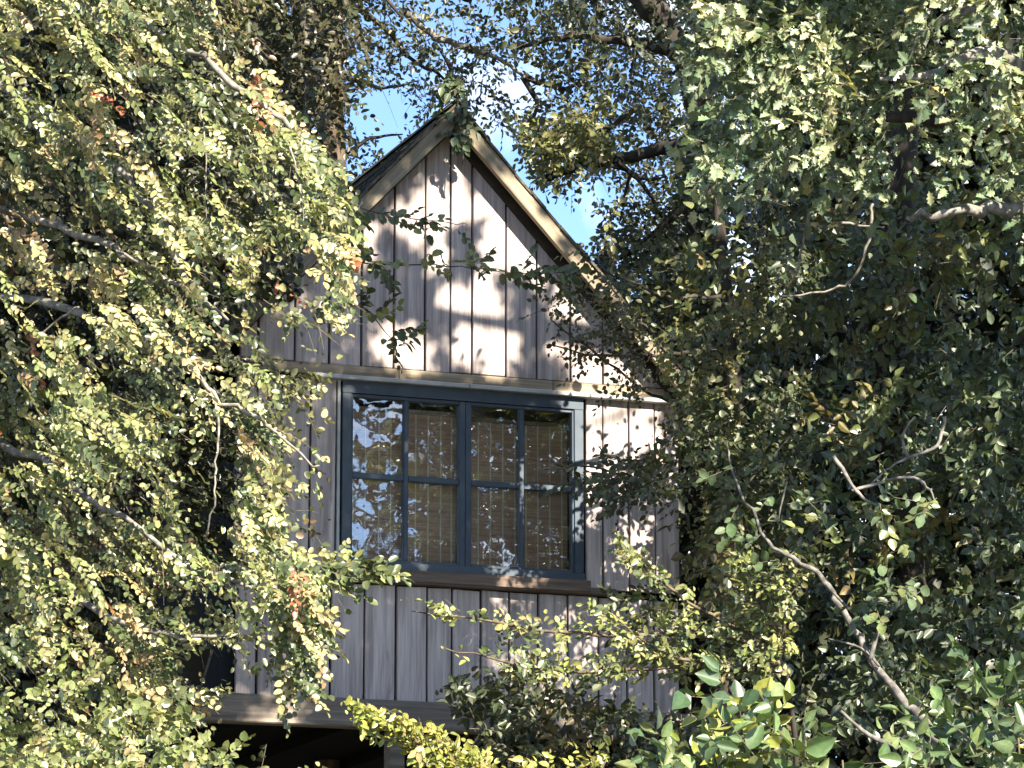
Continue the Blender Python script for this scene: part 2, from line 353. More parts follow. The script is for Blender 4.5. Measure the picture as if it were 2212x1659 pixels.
def finish_trees():
    for t in ALL: t.arrays()
    P = np.concatenate([t.pos + t.ax * t.sz[:, None] * .5 for t in ALL]); own = np.concatenate([np.full(len(t.pos), i) for i, t in enumerate(ALL)])
    u, v, d = proj(P); inside = (u > 3) & (u < FW - 3) & (v > 3) & (v < FH - 3) & (d > 1)
    vd = nz(P - CAM); nr = np.concatenate([t.nr for t in ALL]); sz = np.concatenate([t.sz * t.wd for t in ALL])
    area = sz * np.abs((vd * nr).sum(1)) / np.maximum(d, 1) ** 2
    behind = inpoly(u, v, [(500, 1570), (500, 690), (985, 225), (1470, 800), (1470, 1570)]) & (d > 24.4)
    CELL = 6; gx = np.clip((u / CELL).astype(int), 0, 400); gy = np.clip((v / CELL).astype(int), 0, 300); g = gx * 301 + gy
    zb = np.full(401 * 301, 1e9); ii = np.where(inside)[0]; np.minimum.at(zb, g[ii], d[ii])
    vis = inside & ~behind & (d <= zb[g] + .03)
    off = 0
    for i, t in enumerate(ALL):
        n = len(t.pos); sl = slice(off, off + n); off += n
        a = np.where(vis[sl], area[sl], 0); k = min(t.single, int((a > 0).sum())); pick = np.argsort(-a)[:k]
        rest = np.ones(n, bool); rest[pick] = False
        if rest.any():
            o = link('foliage', leaf_mesh(t, np.where(rest)[0], 'foliage'), t.root); o['kind'] = 'stuff'
        if k:
            tv, tf = TPL[t.tpl]; lm = raw_mesh('leaf', tv, tf, M_LEAF_O)
            for j in pick:
                o = bpy.data.objects.new('leaf', lm); COL.objects.link(o); o.parent = t.root
                bi = np.cross(t.nr[j], t.ax[j]); p = t.pos[j] - t.base
                mt = Matrix.Identity(4)
                for r in range(3):
                    mt[r][0] = t.ax[j][r] * t.sz[j]; mt[r][1] = bi[r] * t.wd[j]; mt[r][2] = t.nr[j][r] * t.sz[j]; mt[r][3] = p[r]
                o.matrix_basis = mt; o.color = (*[float(c) for c in t.col[j]], 1)
        if t.tw:
            V_, F_ = [], []
            for pp, w in t.tw:
                o = len(V_); q = pp - t.base
                for r_, pt in zip((w, w * .75, w * .4), q):
                    V_ += [pt + (0, 0, r_), pt + (r_ * .87, 0, -r_ * .5), pt + (-r_ * .87, 0, -r_ * .5)]
                for a_ in (0, 3):
                    for c in range(3):
                        e = (c + 1) % 3; F_.append((o + a_ + c, o + a_ + e, o + a_ + 3 + e, o + a_ + 3 + c))
            o = link('twigs', raw_mesh('twigs', V_, F_, t.mtw), t.root); o['kind'] = 'stuff'
def scatter(poly, d0, d1, n, holes=(), cl=0.0, sc=1.6, dens=None, dpow=1.0):
    """n tries inside an outline, spread over the depth range d0..d1, thinned into clumps by 3-D noise"""
    xs = [p[0] for p in poly]; ys = [p[1] for p in poly]
    u = R.uniform(min(xs), max(xs), n); v = R.uniform(min(ys), max(ys), n); d = d0 + (d1 - d0) * R.random(n) ** dpow
    ok = inpoly(u, v, poly)
    for h, f in holes: ok &= ~(inpoly(u, v, h) & (R.random(n) > f))
    P = V(u, v, d)
    if cl: ok &= vnoise(P, sc) * .7 + vnoise(P + 9, sc * 2.3) * .3 > cl - R.random(n) * .08
    return P[ok]
def off_frame(P, mg=60, dmin=0):
    u, v, d = proj(P); return ~((u > -mg) & (u < FW + mg) & (v > -mg) & (v < FH + mg) & (d > dmin))

def kp(poly, holes=(), jit=14):
    """leaf-by-leaf limit of a crown: an outline and thin places in it"""
    def f(P):
        u, v, d = proj(P); u = u + R.normal(0, jit, len(u)); v = v + R.normal(0, jit, len(v))
        ok = inpoly(u, v, poly)
        for h, p in holes: ok &= ~(inpoly(u, v, h) & (R.random(len(u)) > p))
        return ok
    return f
# ================================================================== GROUND
struct('ground', raw_mesh('ground', [(-400, -300, 0), (400, -300, 0), (400, 600, 0), (-400, 600, 0)], [(0, 1, 2, 3)], M_GROUND))

# ================================================================== TREEHOUSE
house = thing('treehouse', H0, 'weathered grey timber treehouse with steep gable roof and blue window', 'treehouse', rotz=PSI)
HW = 1.525; OV = 0.17; DEP = 3.0
z_bot = Wp(505, 1497)[1]; z_beam = Wp(684, 1569)[1]
z_w0 = Wp(1254, 1258)[1]; z_w1 = Wp(733, 824)[1]; z_cap1 = Wp(733, 814)[1]; z_tan1 = Wp(858, 798)[1]
z_sill0 = z_w0 - .088; z_sill1 = z_w0 - .046
x_w0 = Wp(735, 1000)[0]; x_w1 = Wp(1256, 1000)[0]
xa, z_apex = Wp(985, 222, -OV - .03)
SL = 1.053
x_l = Wp(505, 1400)[0]; x_r = Wp(1465, 1400)[0]; xc = xa
def rake(x, drop=0.0): return z_apex - drop - SL * abs(x - xc)
TB = 0.15                                                     # barge depth measured vertically
# backing walls
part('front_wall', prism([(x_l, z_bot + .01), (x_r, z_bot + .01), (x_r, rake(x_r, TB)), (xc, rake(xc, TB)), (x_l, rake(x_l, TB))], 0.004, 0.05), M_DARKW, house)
# cut of the window: the backing wall stands behind; window box is built in front of a dark room
wall_o = house.children[-1]
def wall_with_hole():
    zt = lambda x: rake(x, TB)
    polys = [[(x_l, z_bot + .01), (x_w0, z_bot + .01), (x_w0, zt(x_w0)), (x_l, zt(x_l))],
             [(x_w1, z_bot + .01), (x_r, z_bot + .01), (x_r, zt(x_r)), (x_w1, zt(x_w1))],
             [(x_w0, z_bot + .01), (x_w1, z_bot + .01), (x_w1, z_w0), (x_w0, z_w0)],
             [(x_w0, z_w1), (x_w1, z_w1), (x_w1, zt(x_w1)), (xc, zt(xc)), (x_w0, zt(x_w0))]]
    return join([prism(p, 0.004, 0.05) for p in polys])
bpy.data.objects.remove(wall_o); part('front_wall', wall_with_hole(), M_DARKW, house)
zs = rake(x_l, TB)
def sidewall(x0, x1): return box(x0, x1, 0.05, DEP, z_bot, min(rake(x0, TB), rake(x1, TB)) - .02)
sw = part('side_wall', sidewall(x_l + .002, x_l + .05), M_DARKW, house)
for k in range(14):                                            # boards down the left side, near-black to stand in for shade
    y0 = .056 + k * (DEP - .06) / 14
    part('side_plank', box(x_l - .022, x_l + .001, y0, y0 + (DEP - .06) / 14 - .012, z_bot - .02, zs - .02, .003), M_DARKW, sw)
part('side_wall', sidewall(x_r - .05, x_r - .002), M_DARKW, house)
part('back_wall', prism([(x_l + .05, z_bot), (x_r - .05, z_bot), (x_r - .05, rake(x_r, TB + .05)), (xc, rake(xc, TB + .05)), (x_l + .05, rake(x_l, TB + .05))], DEP - .06, DEP - .01), M_INNER, house)
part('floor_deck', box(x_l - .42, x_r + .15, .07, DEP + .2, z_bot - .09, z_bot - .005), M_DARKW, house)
# planks
U_TOP = [555, 634, 709, 778, 848, 915, 970, 1017, 1090, 1157, 1230, 1300, 1366, 1430]
U_LOW = [505, 553, 602, 653, 712, 785, 853, 920, 974, 1036, 1097, 1160, 1224, 1290, 1352, 1410]
front = [o for o in house.children if o.name.startswith('front_wall')][0]
fc = np.array(front.location)
def plank(poly, y0, y1, mat=M_PLANK):
    a, fs, c = centred(prism(poly, y0, y1, .004)); o = link('plank', raw_mesh('plank', a, fs, mat), front, c - fc)
    o.rotation_euler = (R.normal(0, .002), R.normal(0, .0015), R.normal(0, .006)); return o
GAP = 0.0075
xs = [x_l] + [Wp(u, 760)[0] for u in U_TOP[0:]] + [x_r]
for a, b in zip(xs[:-1], xs[1:]):
    if b - a < .04: continue
    zb = z_tan1 + R.uniform(-.004, .004); t = -.026 + R.uniform(-.006, .004); a2, b2 = a + GAP, b - GAP
    ta, tb = rake(a2, TB - .03), rake(b2, TB - .03)
    poly = [(a2, zb), (b2, zb), (b2, tb)] + ([(xc, rake(xc, TB - .03))] if a2 < xc < b2 else []) + [(a2, ta)]
    plank(poly, t, 0.003)
xs = [x_l] + [Wp(u, 1350)[0] for u in U_LOW[1:]] + [x_r]
for a, b in zip(xs[:-1], xs[1:]):
    plank([(a + GAP, z_bot + R.uniform(-.035, .0)), (b - GAP, z_bot + R.uniform(-.035, .0)), (b - GAP, z_sill0 - R.uniform(.004, .012)), (a + GAP, z_sill0 - R.uniform(.004, .012))], -.022 + R.uniform(-.008, .004), .003)
for us, uf in (([505, 553, 607, 668, 724], 0), ([1262, 1300, 1356, 1412, 1465], 0)):
    xs = [Wp(u, 1000)[0] for u in us]
    for a, b in zip(xs[:-1], xs[1:]):
        plank([(a + GAP * .8, z_sill1 + .003), (b - GAP * .8, z_sill1 + .003), (b - GAP * .8, z_cap1 - .02), (a + GAP * .8, z_cap1 - .02)], -.02 + R.uniform(-.006, .003), .003)
bx = lambda n, m, *a, **k: part(n, box(*a, **k), m, house)
bx('corner_trim', M_CAP, x_w0 - .030, x_w0 - .010, -.030, .003, z_sill1 + .003, z_cap1 - .02, ch=.002)
xm = (x_l + x_r) / 2
for a, b in ((x_l - .02, Wp(858, 800)[0]), (Wp(858, 800)[0] + .004, Wp(1190, 830)[0]), (Wp(1190, 830)[0] + .004, x_r + .02)):
    bx('trim_board', M_TAN, a, b, -.036, .003, z_cap1 + .002, z_tan1 - .005, ch=.004)
xmid = (x_w0 + x_w1) / 2 + .02
for a, b in ((x_w0 - .25, xmid - .002), (xmid + .002, x_r + .06)):
    bx('drip_ledge', M_CAP, a, b, -.085, .003, z_w1 + .002, z_cap1, ch=.004)
bx('sill_board', M_SILLW, x_l + .28, x_w1 + .20, -.10, .003, z_sill0, z_sill1, ch=.004)
bx('sill_board', M_SILLW, x_w0 + .08, x_w1 + .02, -.115, -.102, z_sill0 + .01, z_w0 - .004, ch=.003)
# beams and posts
for a, b in ((x_l - .42, xm + .2), (xm + .206, x_r + .15)):
    bx('floor_beam', M_BEAM, a, b, -.06, .065, z_beam, z_bot - .006, ch=.008)
for k in range(5): bx('floor_joist', M_DARKW, x_l + .1 + k * .7, x_l + .16 + k * .7, .072, DEP, z_beam + .02, z_bot - .095)
for x, y in ((Wp(857, 1640)[0], .02), (x_r - .2, .02), (x_l - .2, 2.6), (x_r - .2, 2.6)):
    bx('support_post', M_BEAM, x - .05, x + .05, y - .03, y + .035 + .05, 0, z_beam - .003, ch=.006)
# roof
def slope_slab(side, y0, y1, off, th, x0=0.0, x1=HW + .20):
    pts = []
    for x in (x0, x1):
        z = z_apex - off - SL * x; pts.append((x, z)); 
    (xa_, za), (xb_, zb) = pts
    poly = [(xc + side * xa_, za - th), (xc + side * xb_, zb - th), (xc + side * xb_, zb), (xc + side * xa_, za)]
    if side < 0: poly = [poly[1], poly[0], poly[3], poly[2]]
    return prism(poly, y0, y1)
for sd in (-1, 1):
    sl = part('roof_slope', slope_slab(sd, -OV + .012, DEP + .1, .02, .055), M_BARGE, house); sc_ = np.array(sl.location)
    th_ = math.atan(SL); cl_ = math.cos(th_); wid = .135 * cl_; L_ = (HW + .2) / cl_
    # board laid flat along x (plumb cut at the peak), then turned to the pitch
    flat = [(wid * SL, -wid), (L_, -wid), (L_, 0), (0.002, 0)]
    if sd < 0: flat = [(-x, z) for x, z in flat][::-1]
    bb = part('barge_board', prism(flat, -OV - .03, -OV + .010, .003), M_BARGE, house)
    vs_c = np.array(bb.location); a_ = sd * th_
    c3 = np.array([math.cos(a_) * vs_c[0] + math.sin(a_) * vs_c[2], vs_c[1], -math.sin(a_) * vs_c[0] + math.cos(a_) * vs_c[2]])
    bb.location = c3 + np.array([xc, 0, z_apex - .022]); bb.rotation_euler = (0, a_, 0)
    ed = []; xe = 0.004
    while xe < HW + .2:                                         # butt ends of the shingle courses along the rake
        x2 = min(xe + R.uniform(.07, .15), HW + .205); ed.append(slope_slab(sd, -OV - .045 + R.uniform(-.012, .01), -OV + .02, R.uniform(-.014, .003), .022, xe, x2 + R.uniform(.0, .012))); xe = x2 + .002
    o = part('roof_edge', join(ed), M_EDGE, house); o['kind'] = 'stuff'
    part('rake_board', slope_slab(sd, -.05, .003, .078, .10, .002, HW + .12), M_PANEL, house)  # dark brown board, its colour also deepened for shadow under the rake
    rows = 13; cols = 16; ln = (HW + .2) * math.hypot(1, SL); many = []
    for r in range(rows):
        for c in range(cols):
            y0 = -OV + .022 + c * (DEP + .1) / cols + (.09 if r % 2 else 0); y1 = y0 + (DEP + .1) / cols - .008
            xa_ = (r + 1) / rows * (HW + .2) + R.uniform(0, .012); xb_ = xa_ - (HW + .2) / rows * 1.25
            xb_ = max(xb_, .002); la, lb = .014 + R.uniform(0, .006), .002
            pts = [(xb_, lb), (xa_, la), (xa_, la + .012), (xb_, lb + .010)]
            poly = [(xc + sd * x, z_apex - .02 - SL * x + l * 1.3) for x, l in pts]
            if sd > 0: many.append(prism(poly, y0, y1))
            else:
                a, fs, ce = centred(prism(poly[::-1], y0, y1)); link('shingle', raw_mesh('shingle', a, fs, M_SHINGLE), sl, ce - sc_)
    if many:
        o = part('shingles', join(many), M_SHINGLE, house); o['kind'] = 'stuff'
part('ridge_cap', prism([(xc - .09, z_apex - .095 + .03), (xc, z_apex + .005), (xc + .09, z_apex - .095 + .03), (xc, z_apex + .03)][::1], -OV - .045, DEP + .1), M_SHINGLE, house)

# window -------------------------------------------------------------------
win = bx('window', M_PAINT, x_w0, x_w1, -.040, .004, z_w1 - .075, z_w1)          # head of the frame is the part's own mesh
wc = np.array(win.location)
def wpart(name, vf, mat, tilt=None):
    a, fs, c = centred(vf); o = link(name, raw_mesh(name, a, fs, mat), win, c - wc)
    if tilt: o.rotation_euler = tilt
    return o
FS = .062
wpart('frame_jamb', box(x_w0, x_w0 + FS, -.040, .06, z_w0 + .052, z_w1 - .077, .003), M_PAINT)
wpart('frame_jamb', box(x_w1 - FS, x_w1, -.040, .06, z_w0 + .052, z_w1 - .077, .003), M_PAINT)
wpart('frame_sill', box(x_w0, x_w1, -.060, .06, z_w0, z_w0 + .050, .004), M_PAINT)
xmw = (x_w0 + x_w1) / 2 + .012
zi0, zi1 = z_w0 + .052, z_w1 - .077
blinds = []
for sx0, sx1, lab in ((x_w0 + FS + .001, xmw - .001, 'left'), (xmw + .001, x_w1 - FS - .001, 'right')):
    rail = .040; sk = .034
    wpart('sash_stile', box(sx0, sx0 + rail if lab == 'right' else sx0 + .012, -.028, .030, zi0, zi1, .003), M_PAINT)
    wpart('sash_stile', box(sx1 - rail if lab == 'left' else sx1 - .012, sx1, -.028, .030, zi0, zi1, .003), M_PAINT)
    g0, g1 = (sx0 + .012, sx1 - rail) if lab == 'left' else (sx0 + rail, sx1 - .012)
    wpart('sash_rail', box(g0, g1, -.026, .028, zi1 - .022, zi1, .003), M_PAINT)
    wpart('sash_rail', box(g0, g1, -.026, .028, zi0, zi0 + .020, .003), M_PAINT)
    mx_ = (g0 + g1) / 2; mz = (zi0 + zi1) / 2 + .012; mw = .016
    wpart('muntin', box(g0, mx_ - mw, -.020, .022, mz - .019, mz + .019, .004), M_PAINT)
    wpart('muntin', box(mx_ + mw, g1, -.020, .022, mz - .019, mz + .019, .004), M_PAINT)
    wpart('muntin', box(mx_ - mw, mx_ + mw, -.023, .024, zi0 + .020, zi1 - .022, .004), M_PAINT)
    for (a, b) in ((g0, mx_ - mw), (mx_ + mw, g1)):
        for (c, d) in ((zi0 + .020, mz - .019), (mz + .019, zi1 - .022)):
            wpart('glass_pane', box(a - .004, b + .004, -.003, .001, c - .004, d + .004), M_GLASS, (R.normal(0, .010), 0, R.normal(0, .012)))
    # woven blind behind each sash: its own thing
    y = .085; b0, b1 = sx0 + .004, sx1 - .004; top = zi1 - .055 if lab == 'left' else zi1 - .075
    o = thing('bamboo_blind', Lw(b0, y, zi0), 'brown woven bamboo blind hanging behind the %s half of the blue window' % lab, 'blind', rotz=PSI)
    nsl = 118; sl = []
    for k in range(nsl):
        zz = (top - .03 - zi0 + .06) * k / nsl - .06; hh = (top - .03 - zi0 + .06) / nsl
        sl.append(box(0, b1 - b0, -.0015 + R.uniform(-.002, .002), .002, zz, zz + hh * .96))
    q = link('slats', raw_mesh('slats', *join(sl), M_BLIND), o); q['kind'] = 'stuff'
    part('head_rail', box(0, b1 - b0, -.012, .012, top - zi0 - .03, top - zi0, .002), M_TAN, o)
    nc = 9
    for k in range(nc):
        x = (k + .5) * (b1 - b0) / nc + R.normal(0, .003); part('cord', box(x - .0042, x + .0042, -.008, -.004, -.05, top - zi0 - .03), M_CORD, o)
# board panel standing on the deck at the left
pn = thing('board_panel', Lw(x_l - .22, .25, z_bot), 'dark brown board panel standing on the deck left of the wall', 'panel', rotz=PSI)
part('panel_sheet', prism([(-.16, .003), (.05, .003), (.14, .30), (-.10, .32)], -.01, .01, .002), M_PANEL, pn)
part('panel_edge', prism([(.052, .003), (.066, .003), (.158, .30), (.142, .30)], -.016, .014, .002), M_BEAM, pn)

# ================================================================== TREES
pal_T1 = [((.17, .195, .07), 27), ((.28, .27, .115), 28), ((.075, .10, .04), 24), ((.36, .31, .14), 12), ((.34, .23, .12), 3.5), ((.30, .10, .05), .7)]
pal_T1_shade = [((.05, .06, .025), 5), ((.09, .10, .04), 3), ((.20, .20, .08), 2), ((.13, .09, .05), 1)]  # same tree deeper in the crown, shade put into the leaf colour
TO_SUN = S * .8 + np.array([0, -.25, .15])
b0 = V(-420, 1200, 22.0); b0[2] = 0
hb = Tree('broadleaf_tree', b0, 'sunlit small-leaved tree with orange-tinged leaves filling the left side', 'tree', tpl='round')
outl = [(-300, -260), (560, -260), (545, 60), (610, 200), (690, 310), (765, 420), (790, 470), (775, 600), (760, 700), (720, 720), (700, 850), (700, 1100), (770, 1200), (780, 1240), (700, 1290), (740, 1380), (700, 1420), (620, 1440), (560, 1480), (480, 1500), (430, 1570), (540, 1590), (720, 1615), (720, 1760), (-300, 1760)]
holes = [([(340, 930), (505, 915), (495, 1190), (430, 1190), (380, 1080)], .24), ([(370, 1395), (505, 1395), (500, 1490), (380, 1480)], .0), ([(0, 1430), (110, 1440), (110, 1530), (0, 1540)], .1),
         ([(330, 1560), (560, 1560), (760, 1600), (760, 1760), (480, 1760)], .3), ([(560, 690), (730, 690), (715, 800), (560, 790)], .15), ([(640, 840), (740, 840), (735, 1190), (610, 1190), (600, 1000)], .3),
         ([(505, 1400), (620, 1400), (590, 1500), (505, 1500)], .1), ([(370, 320), (470, 340), (450, 430), (380, 420)], .2), ([(560, 560), (650, 540), (640, 640), (560, 640)], .3), ([(500, 1240), (660, 1240), (620, 1400), (500, 1400)], .5),
         ([(300, 1280), (500, 1250), (500, 1300), (330, 1330)], .15), ([(150, 500), (330, 480), (320, 520), (160, 540)], .3), ([(420, 540), (500, 560), (470, 640), (400, 620)], .25), ([(550, 520), (700, 540), (690, 640), (540, 640)], .35), ([(440, 640), (620, 640), (600, 710), (460, 720)], .4), ([(150, 760), (280, 760), (260, 860), (180, 840)], .35), ([(520, 330), (620, 330), (660, 430), (560, 450)], .4), ([(230, 1000), (330, 1010), (340, 1120), (260, 1130)], .4), ([(60, 620), (160, 640), (120, 720), (60, 700)], .35), ([(100, 1270), (220, 1290), (200, 1360), (110, 1350)], .35), ([(240, 200), (330, 220), (320, 300), (250, 290)], .35)]
KH = kp(outl, holes)
P = scatter(outl, 19.6, 21.4, 7800, holes, cl=.57, sc=3.0)
hb.sprays(P, (.7, -.25, -.55), .33, TO_SUN, .8, 13, .016, .041, pal_T1, asp=.86, droop=1.2, lj=.17, keep=KH)
P = scatter(outl, 21.2, 22.6, 5600, holes, cl=.54, sc=2.4)
hb.sprays(P, (.7, -.1, -.4), .45, TO_SUN, .9, 12, .018, .043, pal_T1_shade, asp=.86, droop=1.1, lj=.2, keep=KH)
inner = [(-300, -260), (520, -260), (500, 300), (640, 420), (640, 640), (480, 700), (330, 880), (330, 1250), (300, 1500), (350, 1760), (-300, 1760)]
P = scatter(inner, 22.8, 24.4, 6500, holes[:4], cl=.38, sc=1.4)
hb.sprays(P, (.6, 0, -.4), .5, TO_SUN, .6, 10, .026, .052, [((.025, .032, .014), 1), ((.035, .036, .018), 1)], droop=.6, twr=0, keep=kp(inner, holes[:4]))  # innermost leaves, crown shade put into their dark colour
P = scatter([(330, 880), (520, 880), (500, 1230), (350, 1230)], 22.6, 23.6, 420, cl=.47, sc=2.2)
hb.sprays(P, (.7, -.1, -.3), .3, (.1, -.3, .9), .4, 9, .026, .05, [((.035, .042, .02), 2), ((.07, .075, .03), 1)], droop=.6)  # strands over the dark gap, also coloured as if shaded
# long limbs out of the trunk on the left
tr = hb.limb([b0, V(-420, 1500, 22), V(-440, 900, 22), V(-430, 200, 22), V(-380, -500, 22)], .22, .12, M_BARK_P, 'trunk', 10)
for pts, r0, r1 in [
    ([V(-430, 60, 22), (V(-120, 130, 21.2)), V(60, 215, 20.6), V(200, 330, 20.4), V(330, 470, 20.2), V(430, 650, 20)], .06, .012),
    ([V(-430, 420, 22), V(-100, 430, 21.4), V(150, 500, 20.4), V(310, 575, 20.1), V(480, 690, 20)], .05, .010),
    ([V(-430, 620, 22), V(0, 640, 21), V(330, 740, 19.9), V(440, 850, 19.8), V(560, 920, 19.8), V(680, 1010, 19.8)], .045, .006),
    ([V(-430, 900, 22), V(-50, 950, 21), V(200, 1100, 20.4), V(420, 1240, 20), V(640, 1300, 20)], .05, .008),
    ([V(-430, 1180, 22), V(0, 1230, 21), V(250, 1360, 20), V(380, 1392, 19.8), V(500, 1380, 19.8)], .045, .007),
    ([V(-430, -100, 22), V(0, -80, 21), V(330, 60, 20.2), V(520, 180, 20), V(640, 300, 20), V(700, 400, 20)], .05, .008),
    ([V(440, 850, 19.8), V(458, 900, 19.75), V(452, 1000, 19.7), V(448, 1080, 19.7), V(430, 1170, 19.8)], .012, .006),
    ([V(600, 270, 20), V(625, 340, 19.9), V(645, 440, 19.9), V(640, 520, 19.9)], .010, .004),
    ([V(420, 220, 19.9), V(432, 330, 19.8), V(430, 470, 19.8)], .009, .004),
    ([V(310, 575, 20.1), V(250, 545, 19.9), V(228, 530, 19.9)], .014, .008),
    ([V(30, 760, 20.2), V(100, 690, 20.1), V(150, 660, 20)], .012, .007),
    ([V(560, 1180, 20), V(600, 1290, 19.9), V(640, 1400, 19.9)], .010, .004),
]: hb.limb([p + FWD * .45 for p in pts], r0 * .6, r1 * .8, M_BARK_P, seg=6, wob=.014)
# two sprays reaching across the gable
for pts, n in [([(700, 430, 22.6), (820, 460, 22.8), (930, 478, 22.9), (1010, 485, 23.0)], 15), ([(690, 570, 22.4), (830, 570, 22.6), (1000, 575, 22.8), (1120, 590, 22.9), (1230, 590, 22.9)], 44), ([(720, 640, 22.6), (790, 670, 22.7), (850, 740, 22.8)], 14), ([(690, 1230, 20.4), (760, 1225, 20.3), (800, 1230, 20.3)], 22)]:
    q = hb.limb([V(*p) for p in pts], .005, .002, M_BARK_D, seg=5, wob=.012)
    i = R.integers(0, len(q), n); hb.sprays(q[i] + R.normal(0, .03, (n, 3)), (.8, -.1, -.1), .5, (.1, -.5, .7), .4, 7, .022, .062, [((.12, .14, .055), 1), ((.07, .09, .035), 2), ((.20, .21, .07), .8)], asp=.8, droop=.5)
# hanging tip over the lower wall
P = scatter([(570, 1230), (680, 1220), (690, 1360), (650, 1470), (600, 1480), (590, 1350)], 19.8, 20.8, 260, cl=.3)
hb.sprays(P, (.3, -.2, -.8), .35, TO_SUN, .4, 10, .02, .04, pal_T1)

# low thicket in front at the lower left
b0 = V(300, 2400, 18.6); b0[2] = 0
sh = Tree('leafy_shrub', b0, 'sunlit pale green shrub along the bottom left corner', 'shrub', tpl='round')
P = scatter([(-200, 1560), (120, 1480), (330, 1540), (420, 1640), (620, 1700), (620, 2300), (-200, 2300)], 18, 19.4, 1700, cl=.42, sc=2.6)
sh.sprays(P, (.4, -.2, .35), .4, TO_SUN, .75, 9, .022, .042, [((.15, .18, .06), 2), ((.22, .24, .09), 2), ((.28, .24, .10), .7)])
for k in range(5): sh.limb([b0 + (R.normal(0, .1), 0, 0), V(100 + 110 * k, 2400, 18.7), V(40 + 120 * k, 1900, 18.7), V(20 + 130 * k, 1720, 18.7)], .02, .005, M_BARK_B, seg=6)

# shaded tree with straight trunk left of the peak
b0 = V(712, 1000, 27.5); b0[2] = 0
dk = Tree('shaded_tree', b0, 'dark shaded tree with straight brown trunk left of the roof peak', 'tree', tpl='oval')
dk.limb([b0, V(716, 900, 27.5), V(716, 300, 27.5), V(718, -50, 27.5), V(730, -600, 27.5)], .115, .07, M_BARK_B, 'trunk', 10)
P = scatter([(420, -500), (800, -500), (760, 0), (735, 130), (700, 330), (690, 420), (560, 420), (480, 200)], 25.5, 28.5, 2600, cl=.38, sc=1.3)
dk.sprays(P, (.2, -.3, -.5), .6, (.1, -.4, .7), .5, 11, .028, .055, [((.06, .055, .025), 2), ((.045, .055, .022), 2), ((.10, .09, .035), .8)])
for pts in ([V(716, 120, 27.4), V(640, 60, 26.8), V(540, 40, 26)], [V(720, -100, 27.4), V(800, -40, 27.2), V(870, 40, 27)]): dk.limb(pts, .03, .01, M_BARK_D, seg=6)

# leafy tree behind the peak, sky between its twigs
b0 = V(640, 1000, 30.5); b0[2] = 0
sk = Tree('sky_tree', b0, 'airy tree behind the roof peak with a pale limb and sky showing between leaves', 'tree', tpl='oval')
sk.limb([b0, V(640, 900, 30.5), V(650, 520, 30.4), V(640, 250, 30.2), V(660, -60, 30), V(680, -400, 30)], .15, .05, M_BARK_D, 'trunk', 9)
TW = [[(870, 20), (930, 72), (1000, 100), (1075, 125), (1130, 165)], [(650, -40), (740, 0), (830, 60), (890, 130), (960, 170), (990, 230)], [(650, 160), (760, 170), (830, 190), (900, 175)], [(990, 230), (975, 150), (950, 110)], [(660, 330), (740, 330), (800, 300), (870, 290)], [(1130, 165), (1160, 230), (1130, 300)], [(1020, 0), (920, -30), (820, -20)], [(1130, 165), (1220, 190), (1300, 150)]]
for k, q in enumerate(TW):
    qq = sk.limb([V(u, v, 30.2 + (k % 3) * .4 - .5) for u, v in q], .038 if k == 0 else .028, .012 if k == 0 else .006, M_BARK_P if k == 0 else M_BARK_D, seg=6, wob=.02)
holes_s = [([(770, 195), (890, 205), (900, 270), (800, 330), (740, 270)], .12), ([(1235, 385), (1330, 380), (1320, 520), (1260, 520)], .04), ([(1080, 130), (1180, 150), (1160, 230), (1090, 220)], .35)]
P = scatter([(680, -400), (1560, -400), (1560, 560), (1420, 640), (1230, 430), (1000, 200), (760, 430), (690, 430)], 28.6, 31.5, 6600, holes_s, cl=.43, sc=2.2)
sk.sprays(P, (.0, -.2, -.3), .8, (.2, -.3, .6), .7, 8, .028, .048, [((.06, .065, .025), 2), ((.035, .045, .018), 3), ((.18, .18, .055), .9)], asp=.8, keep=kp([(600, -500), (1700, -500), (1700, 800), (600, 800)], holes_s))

# gnarled dark tree right of the peak
b0 = V(1500, 1000, 27.0); b0[2] = 0
gn = Tree('gnarled_tree', b0, 'gnarled dark tree with crooked limbs behind the right roof slope', 'tree', tpl='oval')
tk = gn.limb([b0, V(1540, 1000, 27), V(1545, 650, 26.9), V(1510, 420, 26.8), V(1520, 240, 26.7), V(1440, 60, 26.6), V(1370, -60, 26.5), V(1330, -400, 26.5)], .15, .09, M_BARK_D, 'trunk', 10, wob=.01)
for pts, r0, r1 in [([(1515, 300), (1440, 318), (1350, 340), (1260, 355), (1180, 385)], .055, .03), ([(1250, 360), (1290, 300), (1340, 260), (1380, 230)], .03, .012), ([(1480, 120), (1360, 90), (1240, 80), (1120, 100)], .05, .012),
                    ([(1330, 345), (1390, 400), (1430, 470)], .02, .008), ([(1300, 350), (1370, 375), (1400, 390), (1440, 380)], .016, .007), ([(1505, 420), (1400, 520), (1330, 560), (1300, 540)], .035, .010), ([(1540, 600), (1420, 620), (1330, 600)], .03, .010), ([(1500, 200), (1560, 120), (1600, 20)], .05, .02), ([(1360, 380), (1340, 440), (1290, 490)], .012, .005)]:
    gn.limb([V(u, v, 26.6 + .05 * i) for i, (u, v) in enumerate(pts)], r0, r1, M_BARK_D, seg=7, wob=.012)
P = scatter([(1080, -400), (1700, -400), (1720, 500), (1500, 640), (1420, 560), (1470, 420), (1400, 250), (1250, 190), (1090, 120)], 25.3, 28, 1900, [([(1230, 330), (1460, 330), (1440, 540), (1260, 530)], .08)], cl=.47, sc=2.2)
